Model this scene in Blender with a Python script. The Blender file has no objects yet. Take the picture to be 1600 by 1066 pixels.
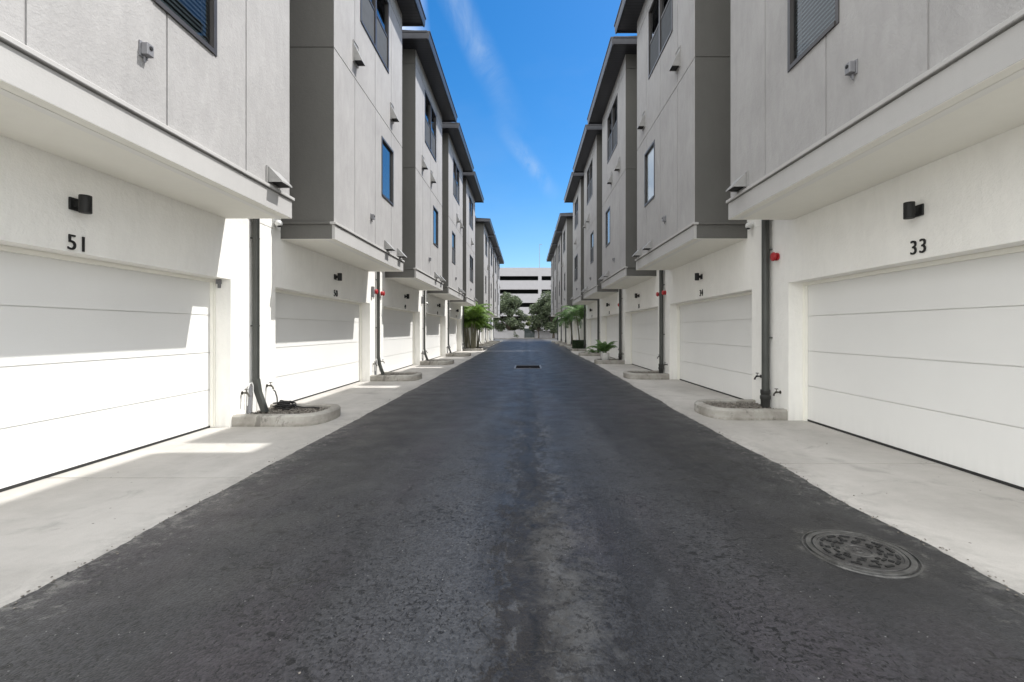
import bpy, math, random
from mathutils import Vector, noise as mnoise
random.seed(7)
PI = math.pi
scene = bpy.context.scene
COL = scene.collection

# ------------------------------------------------------------------ materials
def new_mat(name):
    m = bpy.data.materials.new(name); m.use_nodes = True
    nt = m.node_tree; nt.nodes.clear()
    out = nt.nodes.new('ShaderNodeOutputMaterial')
    return m, nt, out

class G:
    """small node-graph helper"""
    def __init__(s, nt): s.nt = nt
    def n(s, t, **kw):
        nd = s.nt.nodes.new(t)
        for k, v in kw.items():
            setattr(nd, k, v)
        return nd
    def put(s, sock, v):
        if isinstance(v, bpy.types.NodeSocket): s.nt.links.new(v, sock)
        else: sock.default_value = v
    def coord(s, which='Object'):
        return s.n('ShaderNodeTexCoord').outputs[which]
    def mapping(s, vec, scale=(1, 1, 1), loc=(0, 0, 0), rot=(0, 0, 0)):
        m = s.n('ShaderNodeMapping'); s.put(m.inputs[0], vec)
        m.inputs['Scale'].default_value = scale; m.inputs['Location'].default_value = loc; m.inputs['Rotation'].default_value = rot
        return m.outputs[0]
    def noise(s, vec, scale, detail=4, rough=.55, dist=0):
        t = s.n('ShaderNodeTexNoise'); s.put(t.inputs['Vector'], vec)
        t.inputs['Scale'].default_value = scale; t.inputs['Detail'].default_value = detail
        t.inputs['Roughness'].default_value = rough; t.inputs['Distortion'].default_value = dist
        return t.outputs['Fac']
    def ramp(s, fac, a, b, lo=0.0, hi=1.0):
        m = s.n('ShaderNodeMapRange'); s.put(m.inputs[0], fac)
        for i, v in zip((1, 2, 3, 4), (a, b, lo, hi)): s.put(m.inputs[i], v)
        return m.outputs[0]
    def math(s, op, a, b=0.0, c=0.0):
        m = s.n('ShaderNodeMath', operation=op)
        s.put(m.inputs[0], a); s.put(m.inputs[1], b)
        if op in ('MULTIPLY_ADD', 'SMOOTH_MIN', 'COMPARE'): s.put(m.inputs[2], c)
        return m.outputs[0]
    def mix(s, fac, a, b):
        m = s.n('ShaderNodeMix', data_type='RGBA')
        s.put(m.inputs[0], fac); s.put(m.inputs[6], a); s.put(m.inputs[7], b)
        return m.outputs[2]
    def bump(s, h, strength=.3, dist=.01):
        b = s.n('ShaderNodeBump'); s.put(b.inputs['Height'], h)
        b.inputs['Strength'].default_value = strength; b.inputs['Distance'].default_value = dist
        return b.outputs[0]
    def sep(s, vec):
        x = s.n('ShaderNodeSeparateXYZ'); s.put(x.inputs[0], vec); return x.outputs
    def bsdf(s, color, rough=.6, metal=0.0, spec=.5, normal=None):
        b = s.n('ShaderNodeBsdfPrincipled')
        s.put(b.inputs['Base Color'], color); s.put(b.inputs['Roughness'], rough)
        s.put(b.inputs['Metallic'], metal); s.put(b.inputs['Specular IOR Level'], spec)
        if normal is not None: s.put(b.inputs['Normal'], normal)
        return b.outputs[0]

def c4(c): return (c[0], c[1], c[2], 1)

def mat_plain(name, col, rough=.5, metal=0.0, var=.12, scale=6):
    m, nt, out = new_mat(name); g = G(nt); co = g.coord()
    n = g.noise(co, scale, 5)
    a = tuple(x * (1 - var) for x in col); b = tuple(min(1, x * (1 + var)) for x in col)
    c = g.mix(g.ramp(n, .3, .7), c4(a), c4(b))
    g.put(out.inputs[0], g.bsdf(c, rough, metal, normal=g.bump(g.noise(co, 60, 3), .08, .004)))
    return m

def mat_stucco(name, col, grain=95, strength=.55, var=.045, streak=.03, stain=0.0):
    m, nt, out = new_mat(name); g = G(nt); co = g.coord()
    big = g.noise(co, .9, 5, .6)
    mid = g.noise(g.mapping(co, (1, 1, .35), rot=(.5, 0, 0)), 7, 6, .65, .6)
    v = g.math('ADD', g.math('MULTIPLY', g.ramp(big, .3, .7), var * 2), g.math('MULTIPLY', g.ramp(mid, .3, .7), streak * 2))
    k = g.math('ADD', g.math('MULTIPLY', v, 1), 1 - var - streak)
    if stain:
        z = g.sep(co)[2]
        drip = g.noise(g.mapping(co, (6, 6, .25)), 1.0, 5, .65)
        low = g.ramp(z, .0, .35, 1, 0)
        dm = g.math('MULTIPLY', low, g.ramp(drip, .35, .7))
        k = g.math('SUBTRACT', k, g.math('MULTIPLY', dm, stain))
    mul = g.n('ShaderNodeVectorMath', operation='SCALE'); mul.inputs[0].default_value = col; g.put(mul.inputs['Scale'], k)
    f1 = g.noise(co, grain, 4, .6); f2 = g.noise(co, grain * .33, 4, .6)
    h = g.math('ADD', g.math('MULTIPLY', f1, .5), g.math('MULTIPLY', f2, 1.0))
    g.put(out.inputs[0], g.bsdf(mul.outputs[0], .85, 0, .3, g.bump(h, strength, .012)))
    return m

M = {}
M['white'] = mat_stucco('white_stucco', (.875, .862, .82), 60, .5, .03, .03, .2)
M['grey'] = mat_stucco('light_grey_stucco', (.35, .342, .336), 85, .42, .07, .07)
M['dark'] = mat_stucco('charcoal_stucco', (.125, .122, .113), 60, .35, .05, .03)
M['band'] = mat_stucco('grey_trim_paint', (.42, .412, .40), 160, .15, .03, .02)
M['soffit_white'] = mat_stucco('white_ceiling_board', (.875, .86, .79), 180, .12, .02, .01)
M['bronze'] = mat_plain('bronze_metal', (.05, .046, .044), .4, .0)
M['roofmetal'] = mat_plain('slate_metal', (.04, .041, .048), .45, .2)
M['pipe'] = mat_plain('painted_pipe', (.055, .058, .053), .45, 0, .15, 3)
M['boot'] = mat_plain('black_plastic', (.03, .03, .028), .5)
M['black'] = mat_plain('black_metal', (.006, .006, .006), .6)
M['seal'] = mat_plain('rubber_and_shade_black', (.02, .02, .02), .8)
M['ventgrey'] = mat_plain('vent_metal', (.30, .295, .285), .5, 0, .1, 12)
M['red'] = mat_plain('red_plastic', (.42, .02, .025), .35)
M['whiteplastic'] = mat_plain('white_plastic', (.75, .75, .73), .35)
M['brass'] = mat_plain('dull_brass', (.07, .065, .055), .45, .7)
M['hose'] = mat_plain('black_hose_rubber', (.015, .015, .015), .5)
M['box'] = mat_plain('grey_box_metal', (.19, .19, .2), .45)

def mat_door():
    m, nt, out = new_mat('garage_door_paint'); g = G(nt); co = g.coord()
    n = g.noise(co, 1.2, 4); sp = g.noise(g.mapping(co, (1, 3, 40)), 6, 3)
    z = g.sep(co)[2]
    dirt = g.math('MULTIPLY', g.ramp(z, 0, .3, 1, 0), g.ramp(g.noise(g.mapping(co, (1, 6, .6)), 2.5, 5), .4, .75))
    k = g.math('SUBTRACT', g.ramp(n, .3, .7, .97, 1.0), g.math('MULTIPLY', dirt, .07))
    mul = g.n('ShaderNodeVectorMath', operation='SCALE'); mul.inputs[0].default_value = (.80, .797, .775); g.put(mul.inputs['Scale'], k)
    f = g.noise(co, 120, 3)
    g.put(out.inputs[0], g.bsdf(mul.outputs[0], .45, 0, .4, g.bump(g.math('ADD', f, sp), .22, .004)))
    return m
M['door'] = mat_door()

def mat_roofsoffit():
    m, nt, out = new_mat('slatted_soffit_metal'); g = G(nt); co = g.coord()
    y = g.sep(co)[1]
    fr = g.math('FRACT', g.math('MULTIPLY', y, 8.0))
    line = g.math('LESS_THAN', fr, .12)
    c = g.mix(line, (.036, .037, .044, 1), (.010, .010, .012, 1))
    g.put(out.inputs[0], g.bsdf(c, .4, .1, .5))
    return m
M['roofsoffit'] = mat_roofsoffit()

def mat_perf():
    m, nt, out = new_mat('perforated_vent_strip'); g = G(nt); co = g.coord()
    v = g.n('ShaderNodeTexVoronoi'); g.put(v.inputs['Vector'], g.mapping(co, (1, 1, 1), rot=(0, 0, .78)))
    v.inputs['Scale'].default_value = 70; v.inputs['Randomness'].default_value = 0
    c = g.mix(g.math('LESS_THAN', v.outputs['Distance'], .25), (.82, .81, .77, 1), (.45, .44, .41, 1))
    g.put(out.inputs[0], g.bsdf(c, .7))
    return m
M['perf'] = mat_perf()

def mat_glass(ior=3.0, nm='window_glass', clear=(.5, .56, .58, 1)):
    m, nt, out = new_mat(nm); g = G(nt)
    fr = g.n('ShaderNodeFresnel'); fr.inputs['IOR'].default_value = ior
    tr = g.n('ShaderNodeBsdfTransparent'); tr.inputs[0].default_value = clear
    gl = g.n('ShaderNodeBsdfGlossy'); gl.inputs['Roughness'].default_value = .01; gl.inputs[0].default_value = (.95, .98, 1, 1)
    w = g.noise(g.coord(), 2.2, 2)
    g.put(gl.inputs['Normal'], g.bump(w, .06, .02))
    mx = g.n('ShaderNodeMixShader'); g.put(mx.inputs[0], fr.outputs[0]); g.put(mx.inputs[1], tr.outputs[0]); g.put(mx.inputs[2], gl.outputs[0])
    g.put(out.inputs[0], mx.outputs[0])
    return m
M['glass'] = mat_glass(3.1)
M['clearglass'] = mat_glass(1.38, 'clear_window_glass', (.86, .9, .91, 1))
M['shade'] = mat_plain('white_roller_shade', (.84, .86, .88), .6, 0, .03)
M['screen'] = mat_plain('insect_screen', (.055, .06, .065), .8)
M['interior'] = mat_plain('room_shade_black', (.03, .035, .035), .9)  # near-black backing behind openings, with the rooms' shade put into its colour
M['blind'] = mat_plain('pale_blind', (.17, .205, .22), .6, 0, .04)

def mat_asphalt():
    m, nt, out = new_mat('asphalt'); g = G(nt); co = g.coord(); s = g.sep(co); X, Y = s[0], s[1]
    mul = lambda a, b: g.math('MULTIPLY', a, b)
    big = g.noise(g.mapping(co, (1, .4, 1)), .6, 6, .62, .5)
    wide = g.noise(g.mapping(co, (1, .10, 1)), 1.2, 4, .55)
    base = g.mix(g.ramp(big, .36, .64), (.019, .019, .021, 1), (.038, .038, .042, 1))
    cen = g.ramp(g.math('ABSOLUTE', g.math('SUBTRACT', X, .1)), .3, 1.7, 1, .1)
    base = g.mix(mul(mul(g.ramp(wide, .40, .58), cen), .85), base, (.082, .084, .090, 1))  # tonal streaks, paler mid-road where sky sheen is painted into the colour
    tint = g.noise(g.mapping(co, (1, .3, 1), loc=(7, 3, 0)), .8, 3)
    base = g.mix(mul(g.ramp(tint, .5, .62), .5), base, (.044, .035, .043, 1))
    # aggregate: every stone its own tone
    ag = g.n('ShaderNodeTexVoronoi'); g.put(ag.inputs['Vector'], co); ag.inputs['Scale'].default_value = 75
    agv = g.sep(ag.outputs['Color'])[0]
    k = g.ramp(agv, 0, 1, .50, 1.08)
    sc = g.n('ShaderNodeVectorMath', operation='SCALE'); g.put(sc.inputs[0], base); g.put(sc.inputs['Scale'], k); base = sc.outputs[0]
    # mottled scuffs of middling size
    mot = g.noise(g.mapping(co, (1, .6, 1)), 5.5, 7, .72, .6)
    base = g.mix(mul(g.ramp(mot, .54, .66), .35), base, (.014, .014, .016, 1))
    base = g.mix(mul(g.ramp(mot, .46, .38), .22), base, (.07, .071, .076, 1))
    # short dark chips and pits, in clusters
    pn = g.noise(g.mapping(co, (.8, 1.2, 1), rot=(0, 0, .4)), 24, 4, .6, .5); pc = g.noise(co, 1.1, 4, .6)
    pn3 = g.noise(g.mapping(co, (1.5, .8, 1), loc=(8, 1, 0)), 46, 3, .6, .3)
    pit = g.math('MAXIMUM', mul(g.ramp(pn, .57, .595), g.ramp(pc, .45, .58, .15, 1)), mul(g.ramp(pn3, .585, .61), g.ramp(pc, .36, .5, .35, 1)))
    base = g.mix(mul(pit, .92), base, (.004, .004, .005, 1))
    pn2 = g.noise(g.mapping(co, (1, 1, 1), loc=(4, 9, 0)), 7, 5, .6, .8)
    blob = mul(g.ramp(pn2, .60, .62), g.ramp(g.noise(co, .7, 3), .46, .54))
    base = g.mix(mul(blob, .9), base, (.006, .006, .006, 1))
    # pale specks
    sp = g.n('ShaderNodeTexVoronoi'); g.put(sp.inputs['Vector'], co); sp.inputs['Scale'].default_value = 22
    speck = mul(g.math('LESS_THAN', sp.outputs['Distance'], .085), g.math('GREATER_THAN', g.noise(co, 9, 2), .55))
    base = g.mix(mul(speck, .8), base, (.26, .26, .25, 1))
    # hair cracks
    ck = g.n('ShaderNodeTexVoronoi', feature='DISTANCE_TO_EDGE')
    wv = g.n('ShaderNodeVectorMath', operation='ADD'); g.put(wv.inputs[0], co)
    wn = g.n('ShaderNodeTexNoise'); g.put(wn.inputs[0], co); wn.inputs['Scale'].default_value = 3; wn.inputs['Detail'].default_value = 5
    wsc = g.n('ShaderNodeVectorMath', operation='SCALE'); g.put(wsc.inputs[0], wn.outputs['Color']); wsc.inputs['Scale'].default_value = .5
    g.put(wv.inputs[1], wsc.outputs[0]); g.put(ck.inputs['Vector'], wv.outputs[0]); ck.inputs['Scale'].default_value = .8
    crack = mul(g.ramp(ck.outputs['Distance'], .002, .009, 1, 0), g.ramp(g.noise(co, .8, 3), .50, .56))
    base = g.mix(mul(crack, .8), base, (.006, .006, .006, 1))
    # the worn swale seam down the middle of the alley
    wob = mul(g.math('SUBTRACT', g.noise(g.mapping(co, (0, 1, 0)), 1.3, 5, .65), .5), .5)
    dx = g.math('ABSOLUTE', g.math('SUBTRACT', g.math('ADD', X, wob), .03))
    band = g.ramp(dx, .03, .26, 1, 0)
    blot = g.noise(g.mapping(co, (1.3, .9, 1)), 9, 7, .75, .6)
    seam = g.ramp(g.math('ADD', mul(band, .2), blot), .585, .63)
    seam = mul(seam, g.math('GREATER_THAN', band, .01))
    base = g.mix(mul(seam, .9), base, (.010, .009, .009, 1))
    palesm = mul(g.ramp(dx, .10, .34, 1, 0), g.ramp(g.noise(g.mapping(co, (1.4, .5, 1), loc=(2, 2, 0)), 4, 6, .7), .5, .6))
    base = g.mix(mul(palesm, .4), base, (.13, .13, .132, 1))
    base = g.mix(mul(seam, .85), base, (.017, .0145, .013, 1))
    line = mul(g.ramp(dx, .008, .022, 1, 0), g.ramp(g.noise(g.mapping(co, (0, 1, 0)), 2.2, 3), .42, .5))
    base = g.mix(mul(line, .9), base, (.006, .006, .006, 1))
    # dried puddle silt right of the seam in the foreground, with gritty dark residue
    px = g.ramp(g.math('ABSOLUTE', g.math('SUBTRACT', X, .22)), .05, .42, 1, 0)
    py = g.ramp(g.math('ABSOLUTE', g.math('SUBTRACT', Y, 2.7)), .7, 2.6, 1, 0)
    pxy = mul(px, py)
    grit = g.noise(co, 42, 5, .8)
    sil = g.ramp(g.math('ADD', g.math('ADD', mul(pxy, .22), mul(g.noise(co, 2.6, 8, .78, .6), .9)), mul(grit, .2)), .66, .84)
    sil = mul(sil, g.math('GREATER_THAN', pxy, .02))
    base = g.mix(mul(sil, .42), base, (.12, .12, .118, 1))
    sd = mul(g.ramp(pxy, .02, .3), g.ramp(g.noise(g.mapping(co, loc=(3, 1, 0)), 12, 8, .85, .3), .52, .57))
    base = g.mix(mul(sd, .88), base, (.011, .010, .010, 1))
    # dusty pale edge by the concrete
    ex = g.ramp(g.math('ABSOLUTE', X), 2.2, 2.75, 0, 1)
    ed = g.ramp(g.math('ADD', mul(ex, .16), g.noise(co, 9, 8, .8, .3)), .62, .72)
    base = g.mix(mul(mul(ed, g.math('GREATER_THAN', ex, .02)), .6), base, (.19, .185, .17, 1))
    # darker rectangle next to the left pavement
    rx = mul(g.math('LESS_THAN', X, -1.98), mul(g.math('GREATER_THAN', Y, 7.0), g.math('LESS_THAN', Y, 9.6)))
    base = g.mix(mul(rx, .6), base, (.018, .018, .019, 1))
    # dark stained collar and dusty run-off round the manhole
    mx_ = g.math('SUBTRACT', X, 2.15); my_ = g.math('SUBTRACT', Y, 3.0)
    rr = g.math('SQRT', g.math('ADD', mul(mx_, mx_), mul(my_, my_)))
    rr = g.math('ADD', rr, mul(g.math('SUBTRACT', g.noise(co, 3, 5, .65), .5), .5))
    base = g.mix(mul(g.ramp(rr, .35, .85, 1, 0), .75), base, (.014, .0135, .014, 1))
    rim = mul(g.ramp(g.math('ABSOLUTE', g.math('SUBTRACT', rr, .34)), 0, .05, 1, 0), g.ramp(g.noise(co, 12, 6, .8), .5, .6))
    base = g.mix(mul(rim, .6), base, (.16, .155, .145, 1))
    sx = g.ramp(g.math('ABSOLUTE', g.math('SUBTRACT', X, g.math('MULTIPLY_ADD', Y, -.2, 3.05))), .0, .22, 1, 0)
    run = mul(mul(sx, g.math('LESS_THAN', Y, 2.75)), g.ramp(g.noise(g.mapping(co, (1, .4, 1)), 3, 5, .7), .42, .6))
    base = g.mix(mul(run, .35), base, (.15, .15, .148, 1))
    rough = g.ramp(g.noise(co, 2.2, 5, .6), .3, .7, .40, .56)
    rough = g.math('ADD', rough, mul(sil, .2))
    h = g.math('ADD', mul(ag.outputs['Distance'], -.7), mul(g.noise(co, 130, 3, .7), .5))
    h = g.math('SUBTRACT', h, mul(pit, 1.0)); h = g.math('SUBTRACT', h, mul(seam, .8)); h = g.math('SUBTRACT', h, mul(crack, 1.0))
    g.put(out.inputs[0], g.bsdf(base, rough, 0, .42, g.bump(h, .42, .005)))
    return m
M['asphalt'] = mat_asphalt()

def mat_concrete(name='concrete', col=(.50, .478, .445), dark=(.385, .366, .338)):
    m, nt, out = new_mat(name); g = G(nt); co = g.coord()
    big = g.noise(g.mapping(co, (1, .6, 1)), .8, 6, .62, .3); mid = g.noise(co, 6, 6, .7)
    base = g.mix(g.ramp(big, .38, .6), c4(dark), c4(col))
    base = g.mix(g.math('MULTIPLY', g.ramp(mid, .35, .75), .35), base, c4(tuple(x * 1.12 for x in col)))
    fine = g.noise(co, 140, 3, .7)
    base = g.mix(g.math('MULTIPLY', g.ramp(fine, .35, .6, 1, 0), .22), base, c4(tuple(x * .6 for x in dark)))
    sp = g.n('ShaderNodeTexVoronoi'); g.put(sp.inputs['Vector'], co); sp.inputs['Scale'].default_value = 6
    smg = g.math('MULTIPLY', g.ramp(g.noise(g.mapping(co, loc=(5, 5, 0)), 1.7, 7, .72, .8), .56, .68), .45)
    base = g.mix(smg, base, c4(tuple(x * .62 for x in dark)))
    edg = g.math('MULTIPLY', g.ramp(g.math('ABSOLUTE', g.sep(co)[0]), 2.72, 3.1, 1, 0), g.ramp(g.noise(co, 6, 7, .75, .3), .42, .62))
    base = g.mix(g.math('MULTIPLY', edg, .45), base, c4(tuple(x * .5 for x in dark)))
    spot = g.math('MULTIPLY', g.math('LESS_THAN', sp.outputs['Distance'], .05), g.math('GREATER_THAN', g.noise(co, 1.3, 2), .53))
    base = g.mix(g.math('MULTIPLY', spot, .75), base, (.05, .04, .035, 1))
    strk = g.noise(g.mapping(co, (.6, 1.6, 1)), 3, 6, .7, .8)
    base = g.mix(g.math('MULTIPLY', g.ramp(strk, .5, .75), .25), base, c4(tuple(x * .8 for x in dark)))
    g.put(out.inputs[0], g.bsdf(base, .8, 0, .35, g.bump(g.math('ADD', fine, mid), .35, .005)))
    return m
M['concrete'] = mat_concrete()
M['ground'] = mat_concrete('bare_ground', (.3, .28, .25), (.2, .19, .16))

def mat_kerb():
    m, nt, out = new_mat('kerb_concrete'); g = G(nt); co = g.coord()
    big = g.noise(co, 2.2, 6, .65, .4); mid = g.noise(co, 12, 6, .7)
    base = g.mix(g.ramp(big, .35, .65), (.27, .252, .222, 1), (.43, .415, .38, 1))
    scuff = g.math('MULTIPLY', g.ramp(g.noise(g.mapping(co, (1, 1, .6)), 4.2, 6, .72, .5), .56, .64), .6)
    base = g.mix(scuff, base, (.11, .1, .09, 1))
    low = g.math('MULTIPLY', g.ramp(g.sep(co)[2], 0, .05, 1, 0), g.ramp(mid, .35, .6))
    base = g.mix(g.math('MULTIPLY', low, .6), base, (.13, .115, .09, 1))
    g.put(out.inputs[0], g.bsdf(base, .85, 0, .3, g.bump(g.math('ADD', mid, g.noise(co, 90, 3)), .3, .006)))
    return m
M['kerb'] = mat_kerb()

def mat_iron():
    m, nt, out = new_mat('worn_cast_iron'); g = G(nt); co = g.coord()
    n = g.noise(co, 5, 6, .7, .5); f = g.noise(co, 70, 4, .7)
    base = g.mix(g.ramp(n, .44, .7), (.045, .043, .042, 1), (.13, .127, .12, 1))
    base = g.mix(g.math('MULTIPLY', g.ramp(f, .5, .7), .4), base, (.02, .02, .02, 1))
    g.put(out.inputs[0], g.bsdf(base, .5, .3, .5, g.bump(f, .4, .004)))
    return m
M['iron'] = mat_iron()
M['worn'] = mat_plain('polished_worn_iron', (.075, .074, .071), .45, .4, .6, 9)
M['void'] = mat_plain('unlit_pit', (.022, .022, .025), 1.0)
for _n in M['void'].node_tree.nodes:
    if _n.type == 'BSDF_PRINCIPLED': _n.inputs['Specular IOR Level'].default_value = 0
M['pebble'] = mat_plain('gravel_stone', (.16, .145, .125), .85, 0, .6, 35)
M['mulch'] = mat_plain('bark_mulch', (.06, .045, .035), .9, 0, .5, 12)

def mat_leaf(name, a, b, rough=.5):
    m, nt, out = new_mat(name); g = G(nt)
    geo = g.n('ShaderNodeNewGeometry')
    c = g.mix(geo.outputs['Random Per Island'], c4(a), c4(b))
    bs = g.n('ShaderNodeBsdfPrincipled'); g.put(bs.inputs['Base Color'], c); bs.inputs['Roughness'].default_value = rough
    t = g.n('ShaderNodeBsdfTranslucent'); g.put(t.inputs[0], c)
    mx = g.n('ShaderNodeMixShader'); mx.inputs[0].default_value = .35; g.put(mx.inputs[1], bs.outputs[0]); g.put(mx.inputs[2], t.outputs[0])
    g.put(out.inputs[0], mx.outputs[0])
    return m
M['palmleaf'] = mat_leaf('areca_leaf', (.08, .16, .025), (.19, .30, .05))
M['palmdark'] = mat_leaf('palm_leaf', (.06, .14, .04), (.17, .28, .09))
M['oakleaf'] = mat_leaf('oak_leaf', (.05, .072, .038), (.16, .195, .11))
M['yellowleaf'] = mat_leaf('pale_shrub_leaf', (.12, .16, .05), (.22, .26, .1))
M['hedgeleaf'] = mat_leaf('hedge_leaf', (.02, .04, .015), (.05, .085, .03))
M['bark'] = mat_plain('bark', (.11, .09, .07), .9, 0, .35, 14)
M['palmstem'] = mat_plain('palm_stem', (.16, .15, .10), .7, 0, .3, 12)
M['garagewall'] = mat_stucco('parking_garage_concrete', (.33, .325, .34), 4, .1, .04, .04)
M['lowwall'] = mat_stucco('lavender_white_wall', (.42, .41, .42), 20, .2, .08, .05)
M['gate'] = mat_plain('dark_green_gate', (.035, .05, .05), .5)
M['pot'] = mat_plain('white_glazed_pot', (.7, .69, .66), .35)

# ------------------------------------------------------------------ mesh builder
class MB:
    def __init__(s): s.v = []; s.f = []
    def add(s, vs, fs):
        o = len(s.v); s.v += [tuple(v) for v in vs]; s.f += [tuple(i + o for i in f) for f in fs]
    def quad(s, a, b, c, d): s.add([a, b, c, d], [(0, 1, 2, 3)])
    def box(s, x0, x1, y0, y1, z0, z1, bev=0.0):
        x0, x1 = min(x0, x1), max(x0, x1); y0, y1 = min(y0, y1), max(y0, y1); z0, z1 = min(z0, z1), max(z0, z1)
        if bev:
            b = bev; V = []; idx = {}
            # chamfered box: 24 vertices
            for sx in (0, 1):
                for sy in (0, 1):
                    for sz in (0, 1):
                        X = (x0, x1)[sx]; Y = (y0, y1)[sy]; Z = (z0, z1)[sz]
                        dx = b if not sx else -b; dy = b if not sy else -b; dz = b if not sz else -b
                        idx[(sx, sy, sz, 'x')] = len(V); V.append((X, Y + dy, Z + dz))
                        idx[(sx, sy, sz, 'y')] = len(V); V.append((X + dx, Y, Z + dz))
                        idx[(sx, sy, sz, 'z')] = len(V); V.append((X + dx, Y + dy, Z))
            F = []
            for k in (0, 1):
                F.append([idx[(k, a, c, 'x')] for a, c in ((0, 0), (1, 0), (1, 1), (0, 1))])
                F.append([idx[(a, k, c, 'y')] for a, c in ((0, 0), (1, 0), (1, 1), (0, 1))])
                F.append([idx[(a, c, k, 'z')] for a, c in ((0, 0), (1, 0), (1, 1), (0, 1))])
            for a in (0, 1):
                for c in (0, 1):
                    F.append([idx[(0, a, c, 'y')], idx[(1, a, c, 'y')], idx[(1, a, c, 'z')], idx[(0, a, c, 'z')]])
                    F.append([idx[(a, 0, c, 'x')], idx[(a, 1, c, 'x')], idx[(a, 1, c, 'z')], idx[(a, 0, c, 'z')]])
                    F.append([idx[(a, c, 0, 'x')], idx[(a, c, 1, 'x')], idx[(a, c, 1, 'y')], idx[(a, c, 0, 'y')]])
            for a in (0, 1):
                for c in (0, 1):
                    for e in (0, 1):
                        F.append([idx[(a, c, e, 'x')], idx[(a, c, e, 'y')], idx[(a, c, e, 'z')]])
            s.add(V, F); return
        s.add([(x0, y0, z0), (x1, y0, z0), (x1, y1, z0), (x0, y1, z0), (x0, y0, z1), (x1, y0, z1), (x1, y1, z1), (x0, y1, z1)],
              [(0, 3, 2, 1), (4, 5, 6, 7), (0, 1, 5, 4), (1, 2, 6, 5), (2, 3, 7, 6), (3, 0, 4, 7)])
    def tube(s, pts, r, n=8, cap=True):
        pts = [Vector(p) for p in pts]; R = r if isinstance(r, (list, tuple)) else [r] * len(pts)
        o = len(s.v); up = Vector((0, 0, 1))
        prev = None
        for i, p in enumerate(pts):
            d = (pts[min(i + 1, len(pts) - 1)] - pts[max(i - 1, 0)]).normalized()
            if prev is None:
                a = d.cross(up) if abs(d.z) < .95 else d.cross(Vector((0, 1, 0)))
                a.normalize()
            else:
                a = (prev - d * prev.dot(d))
                if a.length < 1e-6: a = d.cross(Vector((1, 0, 0)))
                a.normalize()
            prev = a; b = d.cross(a)
            for k in range(n):
                t = 2 * PI * k / n
                s.v.append(tuple(p + (a * math.cos(t) + b * math.sin(t)) * R[i]))
        for i in range(len(pts) - 1):
            for k in range(n):
                k2 = (k + 1) % n
                s.f.append((o + i * n + k, o + i * n + k2, o + (i + 1) * n + k2, o + (i + 1) * n + k))
        if cap:
            s.f.append(tuple(o + k for k in range(n))[::-1]); s.f.append(tuple(o + (len(pts) - 1) * n + k for k in range(n)))
    def lathe(s, prof, center, axis='z', n=20, sgn=1):
        """prof: list of (r, h) along the axis"""
        o = len(s.v); cx, cy, cz = center
        for r, h in prof:
            for k in range(n):
                t = 2 * PI * k / n; a, b = r * math.cos(t), r * math.sin(t)
                if axis == 'z': s.v.append((cx + a, cy + b, cz + h))
                else: s.v.append((cx + sgn * h, cy + a, cz + b))
        for i in range(len(prof) - 1):
            for k in range(n):
                k2 = (k + 1) % n
                s.f.append((o + i * n + k, o + i * n + k2, o + (i + 1) * n + k2, o + (i + 1) * n + k))
        s.f.append(tuple(o + k for k in range(n))[::-1]); s.f.append(tuple(o + (len(prof) - 1) * n + k for k in range(n)))
    def mesh(s, name, mat, smooth=False, recalc=True):
        me = bpy.data.meshes.new(name); me.from_pydata(s.v, [], s.f); me.update()
        if recalc:
            import bmesh
            bm = bmesh.new(); bm.from_mesh(me); bmesh.ops.recalc_face_normals(bm, faces=bm.faces); bm.to_mesh(me); bm.free()
        me.materials.append(mat)
        if smooth:
            me.shade_smooth()
            try: me.set_sharp_from_angle(angle=math.radians(35))
            except Exception: pass
        return me

def hf(mb, A, B, depth, mp, reveal=.1):
    """relief sheet on the grid A x B; depth(a_mid,b_mid) -> recess depth or None for a hole"""
    A = sorted(set(round(a, 4) for a in A)); B = sorted(set(round(b, 4) for b in B))
    D = {}
    for i in range(len(A) - 1):
        for j in range(len(B) - 1):
            D[i, j] = depth((A[i] + A[i + 1]) / 2, (B[j] + B[j + 1]) / 2)
    def dv(v): return reveal if v is None else v
    for (i, j), d in D.items():
        if d is not None:
            mb.quad(mp(A[i], B[j], d), mp(A[i + 1], B[j], d), mp(A[i + 1], B[j + 1], d), mp(A[i], B[j + 1], d))
        e = D.get((i + 1, j), 'x')
        if e != 'x' and e != d:
            mb.quad(mp(A[i + 1], B[j], dv(d)), mp(A[i + 1], B[j + 1], dv(d)), mp(A[i + 1], B[j + 1], dv(e)), mp(A[i + 1], B[j], dv(e)))
        e = D.get((i, j + 1), 'x')
        if e != 'x' and e != d:
            mb.quad(mp(A[i], B[j + 1], dv(d)), mp(A[i + 1], B[j + 1], dv(d)), mp(A[i + 1], B[j + 1], dv(e)), mp(A[i], B[j + 1], dv(e)))

CACHE = {}
def part(name, key, builder, mat, parent, smooth=False, recalc=False, label=None):
    if key not in CACHE:
        mb = MB(); builder(mb); CACHE[key] = mb.mesh(name, mat, smooth, recalc)
    o = bpy.data.objects.new(name, CACHE[key]); COL.objects.link(o)
    if parent is not None: o.parent = parent
    if label: o['label'] = label
    return o
def make(name, builder, mat, parent=None, smooth=False, recalc=True, loc=(0, 0, 0)):
    mb = MB(); builder(mb)
    o = bpy.data.objects.new(name, mb.mesh(name, mat, smooth, recalc)); COL.objects.link(o)
    if parent is not None: o.parent = parent
    o.location = loc
    return o
def tag(o, label, cat, group=None):
    o['label'] = label; o['category'] = cat
    if group: o['group'] = group
    return o
def empty(name, loc):
    o = bpy.data.objects.new(name, None); COL.objects.link(o); o.location = loc; o.empty_display_size = .2
    return o
def setting(o, kind='structure'): o['kind'] = kind; return o

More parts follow.
